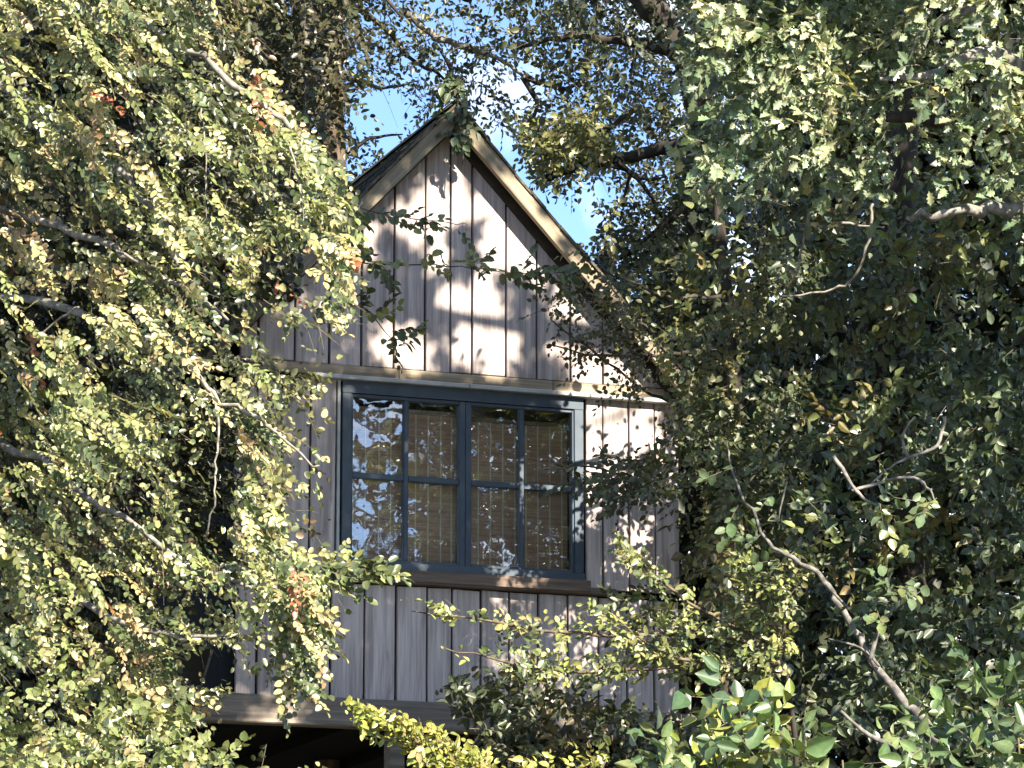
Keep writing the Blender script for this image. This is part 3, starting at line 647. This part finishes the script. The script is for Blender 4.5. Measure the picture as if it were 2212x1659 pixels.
gn.sprays(P, (-.1, -.3, -.4), .7, (.2, -.4, .6), .7, 9, .028, .052, [((.06, .07, .028), 3), ((.03, .04, .016), 3), ((.22, .22, .08), 1.6)], keep=kp([(1000, -500), (1800, -500), (1800, 900), (1000, 900)], [([(1230, 370), (1345, 370), (1330, 530), (1250, 530)], .06)]))
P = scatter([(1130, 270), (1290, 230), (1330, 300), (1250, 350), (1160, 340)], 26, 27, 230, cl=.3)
gn.sprays(P, (-.1, -.3, -.4), .7, TO_SUN, .5, 9, .028, .055, [((.19, .19, .06), 2), ((.12, .13, .04), 1)])  # sunlit patch of the crown, brightness put into paler leaf colours
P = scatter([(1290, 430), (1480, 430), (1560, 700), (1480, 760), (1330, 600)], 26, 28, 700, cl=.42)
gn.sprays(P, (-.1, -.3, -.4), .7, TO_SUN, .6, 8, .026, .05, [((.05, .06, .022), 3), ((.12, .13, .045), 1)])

# ------------------------------------------------------------------ the big oak, upper right, arching over in front of the house
LIT = [(905, 480, 42), (930, 420, 28), (985, 365, 24), (995, 455, 36), (1095, 490, 42), (1080, 545, 34), (950, 555, 22), (870, 470, 22), (968, 640, 24), (1040, 650, 44), (1010, 745, 34), (845, 745, 40), (905, 775, 30), (1085, 720, 40), (1075, 775, 30),
       (1240, 720, 46), (1300, 700, 50), (1370, 760, 60), (1280, 790, 50), (1330, 840, 55), (1400, 850, 50), (1215, 640, 24), (1300, 930, 55), (1360, 940, 50), (1240, 900, 16), (1215, 1000, 22), (1205, 1030, 18), (1280, 1010, 26), (1290, 1070, 18),
       (935, 265, 32), (1030, 265, 22), (1060, 320, 18), (1120, 380, 20), (1150, 420, 20), (1200, 480, 26), (1240, 520, 22), (1290, 590, 40), (1350, 650, 50), (1415, 705, 40), (1060, 440, 14), (1140, 560, 22), (1165, 600, 18), (800, 500, 22), (790, 560, 16)]
lit_p, lit_r = [], []
for u, v, r in LIT:
    x, z = Wp(u, v, -.03); lit_p.append(Lw(x, -.03, z)); lit_r.append(r / 336.0 * 1.24)
for poly, d, n, rr in [([(880, 1320), (1340, 1180), (1600, 1180), (1700, 1300), (1620, 1460), (1180, 1480)], 22.1, 70, .09), ([(1380, 1500), (2212, 1450), (2212, 1659), (1380, 1659)], 16, 60, .16), ([(760, 1530), (860, 1560), (1080, 1659), (850, 1659)], 19.5, 24, .12),
                       ([(1180, 560), (1320, 600), (1460, 800), (1440, 1000), (1300, 1000)], 23.4, 16, .04), ([(1800, 980), (2050, 950), (2000, 1100), (1850, 1080)], 22.8, 6, .06), ([(1520, -60), (2300, -60), (2300, 430), (1900, 330), (1620, 330), (1540, 180)], 20.5, 95, .19)]:
    q = scatter(poly, d - .3, d + .3, n * 3)[:n]
    for p in q: lit_p.append(p); lit_r.append(rr * R.uniform(.6, 1.2))
n_fix = len(LIT); FL = []
for poly, n, d0, d1 in [([(1400, 480), (1780, 480), (1780, 1250), (1500, 1250)], 46, 23.4, 24.6), ([(1700, 850), (2212, 820), (2212, 1010), (1720, 1050)], 16, 23.6, 24.6), ([(1740, 1180), (2212, 1150), (2212, 1450), (1800, 1480)], 18, 23.4, 24.6), ([(1780, 480), (2212, 480), (2212, 820), (1780, 850)], 5, 23.6, 24.6), ([(1080, 60), (1480, 200), (1440, 420), (1150, 380)], 26, 25.5, 27.5), ([(780, -50), (1300, -50), (1200, 220), (800, 250)], 16, 29, 30.5), ([(1480, 430), (1900, 430), (1900, 520), (1480, 600)], 14, 23.6, 24.4)]:
    q = scatter(poly, d0, d1, n * 4)[:n]
    FL += [(p, float(R.uniform(.06, .19))) for p in q]
lit_p = np.array([p for p in lit_p[:n_fix]] + [p for p, r in FL] + lit_p[n_fix:]); lit_r = np.array(lit_r[:n_fix] + [r for p, r in FL] + lit_r[n_fix:])
def sun_keep(P):
    ok = np.ones(len(P), bool)
    for p, r in zip(lit_p[:n_fix + len(FL)], lit_r[:n_fix + len(FL)]):
        q = P - p; l = q @ S; d2 = (q * q).sum(1) - l * l
        ok &= ~((l > .30) & (d2 < (r * 1.05 + .02) ** 2))
    return ok | (R.random(len(P)) < .08)
MIR = [(800, 880, 30), (850, 915, 40), (800, 955, 30), (830, 975, 26), (775, 930, 20), (890, 930, 36), (905, 890, 26), (925, 950, 20), (950, 970, 14), (1070, 890, 20), (1062, 930, 14), (1085, 985, 26), (1058, 1005, 18), (1098, 960, 16), (795, 1065, 30), (832, 1070, 24), (850, 1120, 16), (790, 1165, 30), (820, 1185, 20), (775, 1200, 24), (1065, 1150, 22), (1090, 1205, 16), (1195, 1150, 14), (1190, 1010, 16), (1110, 1100, 10), (960, 1110, 10)]
mir_p, mir_d, mir_r = [], [], []
for u, v, r in MIR:
    x, z = Wp(u, v); p = Lw(x, 0, z); i = nz(p - CAM); mir_p.append(p); mir_d.append(i - 2 * (i @ DY) * DY); mir_r.append(r / FP * 1.1)
def mirror_keep(P):
    ok = np.ones(len(P), bool)
    for p, d, r in zip(mir_p, mir_d, mir_r):
        q = P - p; l = q @ d; d2 = (q * q).sum(1) - l * l; ok &= ~((l > .3) & (d2 < (r * (25 + l) + .02) ** 2))
    return ok
def shade_keep(P):
    """crown gaps: keep leaves that leave the sun's way to these spots open"""
    ok = off_frame(P, 40) & mirror_keep(P)
    for p, r in zip(lit_p, lit_r):
        q = P - p; l = q @ S; d2 = (q * q).sum(1) - l * l
        rr = r * (1 + .35 * np.sin(7 * q[:, 0] / max(r, .05) + 5 * q[:, 2] / max(r, .05)))
        ok &= ~((l > 0) & (d2 < (rr + .015) ** 2))
    return ok
b0 = np.array([6.2, 20.5, 0.0])
oak = Tree('oak_tree', b0, 'large sunlit oak with broad lobed green leaves in the upper right corner', 'tree', tpl='oak')
oak.limb([b0, b0 + (0.05, 0, 4), b0 + (0, .1, 8), b0 + (-.3, .3, 12), b0 + (-.6, .4, 15)], .34, .15, M_BARK_B, 'trunk', 12)
pal_oak = [((.15, .20, .105), 3), ((.23, .27, .15), 4), ((.08, .115, .06), 3), ((.31, .33, .18), 2.5), ((.34, .31, .12), .5)]
vis_oak = [(1480, -150), (2400, -150), (2400, 520), (2212, 470), (2100, 400), (1960, 350), (1880, 420), (1700, 330), (1600, 420), (1500, 330), (1540, 180)]
P = scatter(vis_oak, 20.4, 21.8, 2600, [([(1880, 370), (2010, 370), (2000, 470), (1890, 460)], .0)], cl=.50, sc=2.6)
oak.sprays(P, (-.45, -.5, -.25), .5, TO_SUN, .7, 8, .028, .072, pal_oak, asp=1.0, lj=.32, ang=50, keep=mirror_keep)
P = scatter(vis_oak, 21.8, 23.4, 1500, cl=.42, sc=1.5)
oak.sprays(P, (-.4, -.4, -.3), .55, TO_SUN, .75, 7, .036, .085, pal_oak, lj=.4, ang=50, keep=lambda P: mirror_keep(P) & sun_keep(P))
for pts, r0, r1, m_ in [([b0 + (0, .05, 7.2), V(2500, 500, 21.5), V(2212, 450, 21.2), V(2060, 455, 21.0), V(1960, 470, 21)], .07, .012, M_BARK_P), ([b0 + (0, .1, 8.2), V(2400, 150, 21.4), V(2140, 110, 21), V(2010, 160, 20.8), V(1900, 170, 20.8)], .07, .012, M_BARK_P),
                    ([b0 + (0, .1, 8.8), V(2400, -60, 21.6), V(2060, 30, 21), V(1950, 140, 20.8)], .06, .01, M_BARK_P), ([b0 + (0, .1, 8.5), V(2400, 260, 22), V(1900, 250, 21.6), V(1620, 300, 21.4)], .07, .01, M_BARK_D)]:
    oak.limb(pts, r0, r1, m_, seg=7, wob=.012)
# overhead boughs: the shade on the wall and on the dark trees comes from here
def overhead(n, tgt, l0, l1):
    q = tgt(n); return q + S * R.uniform(l0, l1, len(q))[:, None] + R.normal(0, .12, (len(q), 3))
def wall_targets(n):
    x = R.uniform(x_l - .5, x_r + .5, n); z = R.uniform(z_beam - .4, z_apex + .3, n); return H0 + x[:, None] * DX + DY * -.05 + z[:, None] * np.array([0, 0, 1])
P = overhead(7200, wall_targets, 6.3, 8.8)
ovp = [((.09, .12, .05), 1), ((.12, .14, .06), 1)]
oak.sprays(P, (-.4, -.2, -.3), .7, (S[0], S[1], S[2]), .5, 6, .04, .105, ovp, keep=shade_keep, twr=0, lj=.4)
P = overhead(4200, lambda n: scatter([(1380, 430), (2350, 430), (2350, 1560), (1380, 1560)], 23.5, 27.5, n), 4.5, 7.5)
P = P[vnoise(P, 1.7) > .47]
oak.sprays(P, (-.4, -.2, -.3), .7, (S[0], S[1], S[2]), .5, 6, .04, .11, ovp, keep=shade_keep, twr=0, lj=.4)
P = overhead(3000, lambda n: scatter([(480, -300), (1600, -300), (1600, 700), (480, 700)], 26.5, 31, n), 4.0, 9.0)
P = P[vnoise(P, 1.1) > .55]
oak.sprays(P, (-.4, -.2, -.3), .7, (S[0], S[1], S[2]), .5, 6, .04, .11, ovp, keep=shade_keep, twr=0, lj=.4)
for k, e in enumerate([(1.2, 18.8, 11.6), (2.6, 18.2, 12.2), (3.4, 19.6, 13), (4.6, 18, 12.2), (2.0, 20.2, 12.6), (5.2, 22, 12.8), (3.0, 23, 13.4)]):
    s0 = b0 + (-.3, .3, 10 + .3 * k); e = np.array(e); oak.limb([s0, s0 * .6 + e * .4 + (0, 0, .5), e], .09, .02, M_BARK_D, seg=7, wob=.02)

# ------------------------------------------------------------------ shaded thicket right of the house
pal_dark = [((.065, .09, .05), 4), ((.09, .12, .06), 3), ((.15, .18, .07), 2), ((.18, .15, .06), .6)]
b0 = V(1960, 1000, 25.6); b0[2] = 0
th = Tree('dense_tree', b0, 'dense dark green tree in shade filling the right edge', 'tree', tpl='broad')
th.limb([b0, V(1960, 1200, 25.6), V(1930, 700, 25.5), V(1960, 200, 25.5), V(1990, -400, 25.5)], .15, .08, M_BARK_D, 'trunk', 9)
P = scatter([(1500, 380), (2400, 380), (2400, 1640), (1760, 1560), (1560, 1300), (1500, 900)], 23.6, 26.8, 6200, cl=.53, sc=1.6)
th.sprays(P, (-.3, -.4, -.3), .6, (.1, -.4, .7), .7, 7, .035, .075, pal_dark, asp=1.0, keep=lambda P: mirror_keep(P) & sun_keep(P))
for pts, r0, r1 in [([(1750, 455), (1735, 520), (1720, 590), (1700, 620)], .010, .005), ([(1885, 440), (1880, 500), (1850, 590), (1800, 625), (1690, 640)], .011, .005), ([(1810, 480), (1880, 490), (1910, 490)], .008, .005),
                    ([(2040, 900), (2025, 960), (1960, 990), (1920, 1010), (1880, 1050)], .013, .005), ([(1960, 990), (1950, 940), (1975, 900)], .012, .004), ([(1800, 985), (1850, 1060), (1880, 1085), (1950, 1100)], .014, .005), ([(1840, 1060), (1960, 1030), (2010, 1060), (2020, 1100)], .012, .005), ([(1700, 1040), (1680, 1130)], .006, .004)]:
    th.limb([V(u, v, 22.9) for u, v in pts], r0, r1, M_BARK_P, seg=6, wob=.005)

b0 = V(1560, 1000, 25.2); b0[2] = 0
tg = Tree('twiggy_tree', b0, 'twiggy dark small-leaved tree growing against the right end of the wall', 'tree', tpl='oval')
tg.limb([b0, V(1570, 1300, 25.2), V(1590, 900, 25.2), V(1560, 560, 25.2), V(1540, 300, 25.2)], .07, .03, M_BARK_D, 'trunk', 8)
tg_poly = [(1330, 600), (1450, 560), (1640, 420), (1760, 560), (1760, 1250), (1480, 1250), (1470, 1030), (1300, 1090), (1250, 1050), (1310, 1000), (1400, 960), (1420, 860), (1380, 720)]
KT = kp([(1440, 300), (1800, 300), (1800, 1300), (1480, 1300), (1470, 1110), (1330, 1080), (1240, 1040), (1290, 1000), (1420, 970), (1460, 860), (1400, 700), (1330, 600), (1340, 560), (1450, 660)], [([(1240, 860), (1420, 860), (1400, 980), (1250, 960)], .06), ([(1455, 1030), (1530, 1030), (1520, 1120), (1470, 1120)], .05)])
KT2 = lambda P: KT(P) & mirror_keep(P) & sun_keep(P)
P = scatter(tg_poly, 23.3, 24.7, 1900, [([(1240, 860), (1420, 860), (1400, 980), (1250, 960)], .12), ([(1455, 1030), (1530, 1030), (1520, 1120), (1470, 1120)], .08)], cl=.41, sc=1.8)
tg.sprays(P, (-.5, -.3, -.3), .6, (.1, -.5, .6), .6, 9, .024, .047, [((.075, .09, .04), 4), ((.11, .12, .045), 3), ((.16, .15, .045), 1.2)], keep=KT2)
P = scatter([(1180, 640), (1260, 600), (1420, 700), (1440, 860), (1380, 860), (1250, 790)], 23.4, 24.2, 170, cl=.46, sc=2.5)
tg.sprays(P, (-.7, -.1, -.2), .5, (.1, -.5, .6), .6, 8, .022, .036, [((.06, .06, .025), 3), ((.16, .15, .05), 1)], keep=sun_keep)
P = scatter([(1240, 500), (1330, 560), (1490, 780), (1400, 780), (1290, 640)], 23.9, 24.7, 150, cl=.38, sc=2.5)
tg.sprays(P, (-.6, -.1, -.3), .5, (.1, -.5, .6), .6, 8, .022, .042, [((.07, .075, .03), 2), ((.17, .17, .06), 1)])
P = scatter([(1210, 990), (1330, 980), (1450, 1010), (1480, 1100), (1330, 1090), (1230, 1060)], 23.2, 24.0, 150, cl=.42, sc=2.5)
tg.sprays(P, (-.8, -.1, -.1), .4, (.1, -.5, .7), .5, 8, .024, .048, [((.045, .055, .025), 3), ((.07, .08, .03), 2)])
for pts, r0, r1 in [([(1560, 760), (1440, 760), (1330, 770), (1180, 745)], .018, .003), ([(1560, 900), (1430, 860), (1330, 800), (1190, 690)], .016, .003), ([(1570, 1100), (1450, 1060), (1330, 1020), (1215, 1000)], .018, .004), ([(1560, 640), (1440, 640), (1300, 580)], .016, .004), ([(1660, 1180), (1600, 1100), (1560, 1000), (1575, 900)], .014, .006)]:
    tg.limb([V(u, v, 24.6 - .25 * i) for i, (u, v) in enumerate(pts)], r0, r1, M_BARK_D, seg=6, wob=.008)

# leaning pale trunk, lower right
b0 = V(2230, 2100, 21.0); b0[2] = 0
ln = Tree('leaning_tree', b0, 'thin leaning tree with pale grey stem slanting across the lower right', 'tree', tpl='oval')
ln.limb([b0, V(2190, 2000, 21), V(2100, 1750, 21), V(2020, 1590, 21.1), V(1960, 1520, 21.2), V(1880, 1420, 21.3), V(1830, 1330, 21.4), V(1790, 1270, 21.5), V(1730, 1215, 21.6), V(1660, 1170, 21.7), V(1600, 1060, 22), V(1570, 960, 22.3)], .034, .005, M_BARK_G, 'trunk', 9, wob=.008)
for pts, r0, r1 in [([(1880, 1425), (1895, 1370), (1920, 1320)], .016, .006), ([(1800, 1280), (1850, 1330), (1880, 1340)], .008, .004), ([(1960, 1620), (1880, 1590), (1815, 1535)], .016, .008), ([(1900, 1440), (1860, 1400), (1790, 1380)], .008, .004)]:
    ln.limb([V(u, v, 21.25) for u, v in pts], r0, r1, M_BARK_G, seg=6)
P = np.concatenate([scatter([(1880, 1260), (1960, 1260), (1960, 1340), (1890, 1340)], 21, 21.4, 14), scatter([(1560, 1000), (1800, 1060), (1760, 1240), (1600, 1200)], 21.4, 22.3, 22), scatter([(1880, 1060), (2060, 1070), (2000, 1130), (1880, 1120)], 21.6, 22.4, 22)])
ln.sprays(P, (-.3, -.4, 0), .6, (.1, -.5, .6), .6, 6, .03, .07, [((.09, .13, .06), 2), ((.15, .17, .06), 1)])

# yellow-green spray reaching in front of the wall
b0 = V(1700, 2200, 22.3); b0[2] = 0
ys = Tree('young_tree', b0, 'yellow-green young tree stretching sunlit sprays in front of the lower right wall', 'tree', tpl='oval')
ys.limb([b0, V(1720, 2000, 22.5), V(1720, 1640, 22.6), V(1690, 1400, 22.4)], .03, .012, M_BARK_D, 'trunk', 8)
pal_y = [((.23, .245, .075), 3), ((.17, .20, .065), 3), ((.095, .125, .045), 2.5), ((.30, .27, .11), 1)]
for pts, n in [([(1700, 1450), (1480, 1440), (1290, 1450), (1150, 1440), (960, 1400)], 105), ([(1700, 1400), (1480, 1370), (1250, 1370), (1050, 1340), (890, 1320)], 78), ([(1690, 1400), (1540, 1330), (1420, 1250), (1355, 1180)], 55), ([(1690, 1380), (1640, 1290), (1600, 1210)], 60), ([(1690, 1390), (1700, 1300), (1720, 1260)], 40), ([(1690, 1430), (1560, 1440), (1420, 1400), (1300, 1310)], 60)]:
    KY = kp([(870, 1290), (1060, 1310), (1240, 1340), (1300, 1230), (1330, 1150), (1400, 1180), (1460, 1270), (1560, 1260), (1580, 1180), (1650, 1180), (1740, 1230), (1700, 1290), (1830, 1330), (1760, 1390), (1850, 1460), (1720, 1500), (1600, 1510), (1200, 1480), (1120, 1475), (930, 1400), (1050, 1400), (1100, 1370), (960, 1340)], (), 8)
    q = ys.limb([V(u, v, 22.3 - .1 * i) for i, (u, v) in enumerate(pts)], .016, .004, M_BARK_B, seg=5, wob=.006)
    i = (R.random(n) ** .8 * len(q)).astype(int); ys.sprays(q[i] + R.normal(0, .05, (n, 3)) * (1, 1, .7), (-.55, -.3, .25), .45, TO_SUN, .45, 7, .022, .046, pal_y, asp=.85, droop=.2, keep=KY)
P = scatter([(1300, 1280), (1560, 1300), (1720, 1280), (1720, 1480), (1400, 1460), (1280, 1380)], 22.2, 23, 230, cl=.45, sc=2)
ys.sprays(P, (-.5, -.3, .2), .5, (.2, -.4, .7), .5, 7, .024, .052, [((.08, .10, .035), 2), ((.05, .065, .025), 2), ((.14, .16, .05), 1)], keep=KY)

# low dark bush under it
b0 = V(1330, 2200, 23.4); b0[2] = 0
lb = Tree('dark_bush', b0, 'low dark bush in shade under the right part of the floor beam', 'bush', tpl='broad')
P = scatter([(930, 1490), (1080, 1440), (1300, 1500), (1480, 1560), (1760, 1500), (1800, 2100), (960, 2100), (1000, 1620)], 22.6, 24.1, 2300, cl=.36, sc=1.6)
KB = kp([(950, 1480), (1080, 1440), (1300, 1480), (1480, 1540), (1760, 1480), (1850, 2200), (1000, 2200), (1040, 1640)])
lb.sprays(P, (-.3, -.3, .2), .5, (.0, -.4, .8), .6, 7, .03, .065, [((.05, .065, .032), 3), ((.075, .085, .04), 2), ((.11, .09, .04), .8)], keep=KB)
for k in range(6): lb.limb([b0 + (R.normal(0, .15), 0, 0), V(1180 + 80 * k, 1900, 23.4), V(1120 + 100 * k, 1580, 23.2)], .025, .006, M_BARK_B, seg=6)

# bright yellow spray at the bottom
b0 = V(1000, 2300, 19.4); b0[2] = 0
yb = Tree('yellow_sapling', b0, 'bright yellow-green sapling rising at the bottom centre below the floor beam', 'sapling', tpl='oval')
for pts, n in [([(1040, 1900), (980, 1680), (880, 1590), (800, 1555), (755, 1535)], 110), ([(1060, 1900), (1010, 1690), (940, 1610), (890, 1590)], 90), ([(1080, 1900), (1060, 1720), (1040, 1660)], 50), ([(1250, 1950), (1280, 1720), (1310, 1640)], 30), ([(1100, 1900), (1140, 1720), (1180, 1670)], 30)]:
    q = yb.limb([b0] + [V(u, v, 19.4) for u, v in pts], .02, .004, M_BARK_B, seg=5)
    h = len(q) // 3; i = R.integers(h, len(q), n); yb.sprays(q[i] + R.normal(0, .04, (n, 3)), (-.4, -.3, .5), .45, TO_SUN, .45, 7, .022, .046, [((.27, .27, .06), 3), ((.20, .22, .05), 2), ((.33, .27, .10), .7)], asp=.85, droop=.1, keep=kp([(740, 1515), (810, 1530), (900, 1560), (1000, 1590), (1090, 1640), (1310, 1590), (1330, 1900), (900, 1900), (820, 1650)], (), 8))

# broad-leaved shrub, bottom right, nearest to the camera
b0 = V(1900, 2500, 16.0); b0[2] = 0
br = Tree('broad_leaved_shrub', b0, 'bright green shrub with large broad leaves in the bottom right corner', 'shrub', tpl='broad')
pal_b = [((.09, .14, .05), 3), ((.14, .18, .07), 3), ((.05, .085, .035), 3), ((.22, .25, .05), 1)]
P = scatter([(1380, 1690), (1560, 1540), (1700, 1580), (1860, 1640), (2040, 1560), (2100, 1440), (2260, 1420), (2300, 2000), (1400, 2000)], 15.5, 16.8, 560, cl=.50, sc=2.6)
br.sprays(P, (-.25, -.4, .35), .5, TO_SUN, .8, 6, .036, .078, pal_b, asp=.95, droop=.6, lj=.5)
P = scatter([(1560, 1470), (1700, 1540), (1800, 1700), (1600, 1700)], 15.3, 15.9, 36); br.sprays(P, (-.4, -.4, .35), .45, TO_SUN, .6, 5, .045, .10, pal_b, droop=.4, lj=.4)
for k in range(9): br.limb([b0 + (R.normal(0, .2), R.normal(0, .1), 0), V(1500 + 90 * k, 2100, 16), V(1450 + 95 * k, 1800, 16), V(1440 + 95 * k, 1690 - 12 * k, 16)], .013, .004, M_BARK_B, seg=6)

# vine hanging over the peak
vb = Lw(xc, -OV - .06, z_apex + .05)
vn = Tree('climbing_vine', vb, 'small green vine dangling over the peak of the gable', 'vine', tpl='broad')
q = vn.limb([vb + (-.05, 0, .12), vb, vb + (.0, -.01, -.18), vb + (.04, -.02, -.33), vb + (.03, -.02, -.50)], .007, .003, M_BARK_D, 'stem', 5)
i = R.integers(0, len(q) * 2 // 3, 46); vn.sprays(q[i] + R.normal(0, .04, (46, 3)) * (1.2, .6, 1), (.0, -.3, -.6), .5, (.2, -.8, .5), .4, 4, .03, .055, [((.10, .13, .06), 1), ((.06, .085, .04), 1)], asp=1.1)

# ------------------------------------------------------------------ far wood closing the view
b0 = V(1100, 900, 36.0); b0[2] = 0
fw_ = Tree('distant_wood', b0, 'dark wood far behind the house', 'wood', tpl='small', single=0)
P = np.concatenate([scatter([(-500, 560), (720, 560), (1500, 640), (2700, 560), (2700, 1990), (-500, 1990)], 34, 37.5, 26000, [([(1455, 1020), (1535, 1020), (1525, 1125), (1465, 1125)], 0), ([(1730, 900), (1790, 900), (1780, 950), (1740, 950)], 0)]),
                    scatter([(-500, -500), (560, -500), (640, 560), (-500, 560)], 32, 35, 6500), scatter([(1700, -500), (2700, -500), (2700, 560), (1640, 560)], 32, 35, 6500)])
fw_.sprays(P, (0, -.3, -.3), .8, (.1, -.5, .6), .6, 4, .09, .17, [((.022, .03, .014), 1), ((.032, .036, .016), 1)], asp=1.3, twr=0)  # deep shade of the wood put into very dark leaf colours

# tree beside the camera, mirrored in the window
c0 = np.mean(mir_p, 0) + np.mean(mir_d, 0) * 17
b0 = np.array([c0[0], c0[1], 0.0])
rt = Tree('park_tree', b0, 'tall green tree standing right of the camera, mirrored in the panes', 'tree', tpl='oval', single=0)
rt.limb([b0, b0 + (.1, 0, 4), b0 + (0, .1, 7), b0 + (0.3, 0, c0[2] + 2)], .22, .05, M_BARK_D, 'trunk', 9)
q = nz(R.normal(0, 1, (5200, 3))) * (R.random((5200, 1)) ** .4) * (3.0, 3.0, 3.0) + c0; q = q[vnoise(q, 1.3) > .42]
rt.sprays(q, (0, 0, -.3), .8, (.2, -.3, .8), .6, 6, .05, .10, [((.030, .034, .020), 1), ((.045, .045, .028), 1)], twr=0, keep=mirror_keep)

finish_trees()
w = [o for o in bpy.data.objects if o.name == 'distant_wood'][0]; w['kind'] = 'stuff'
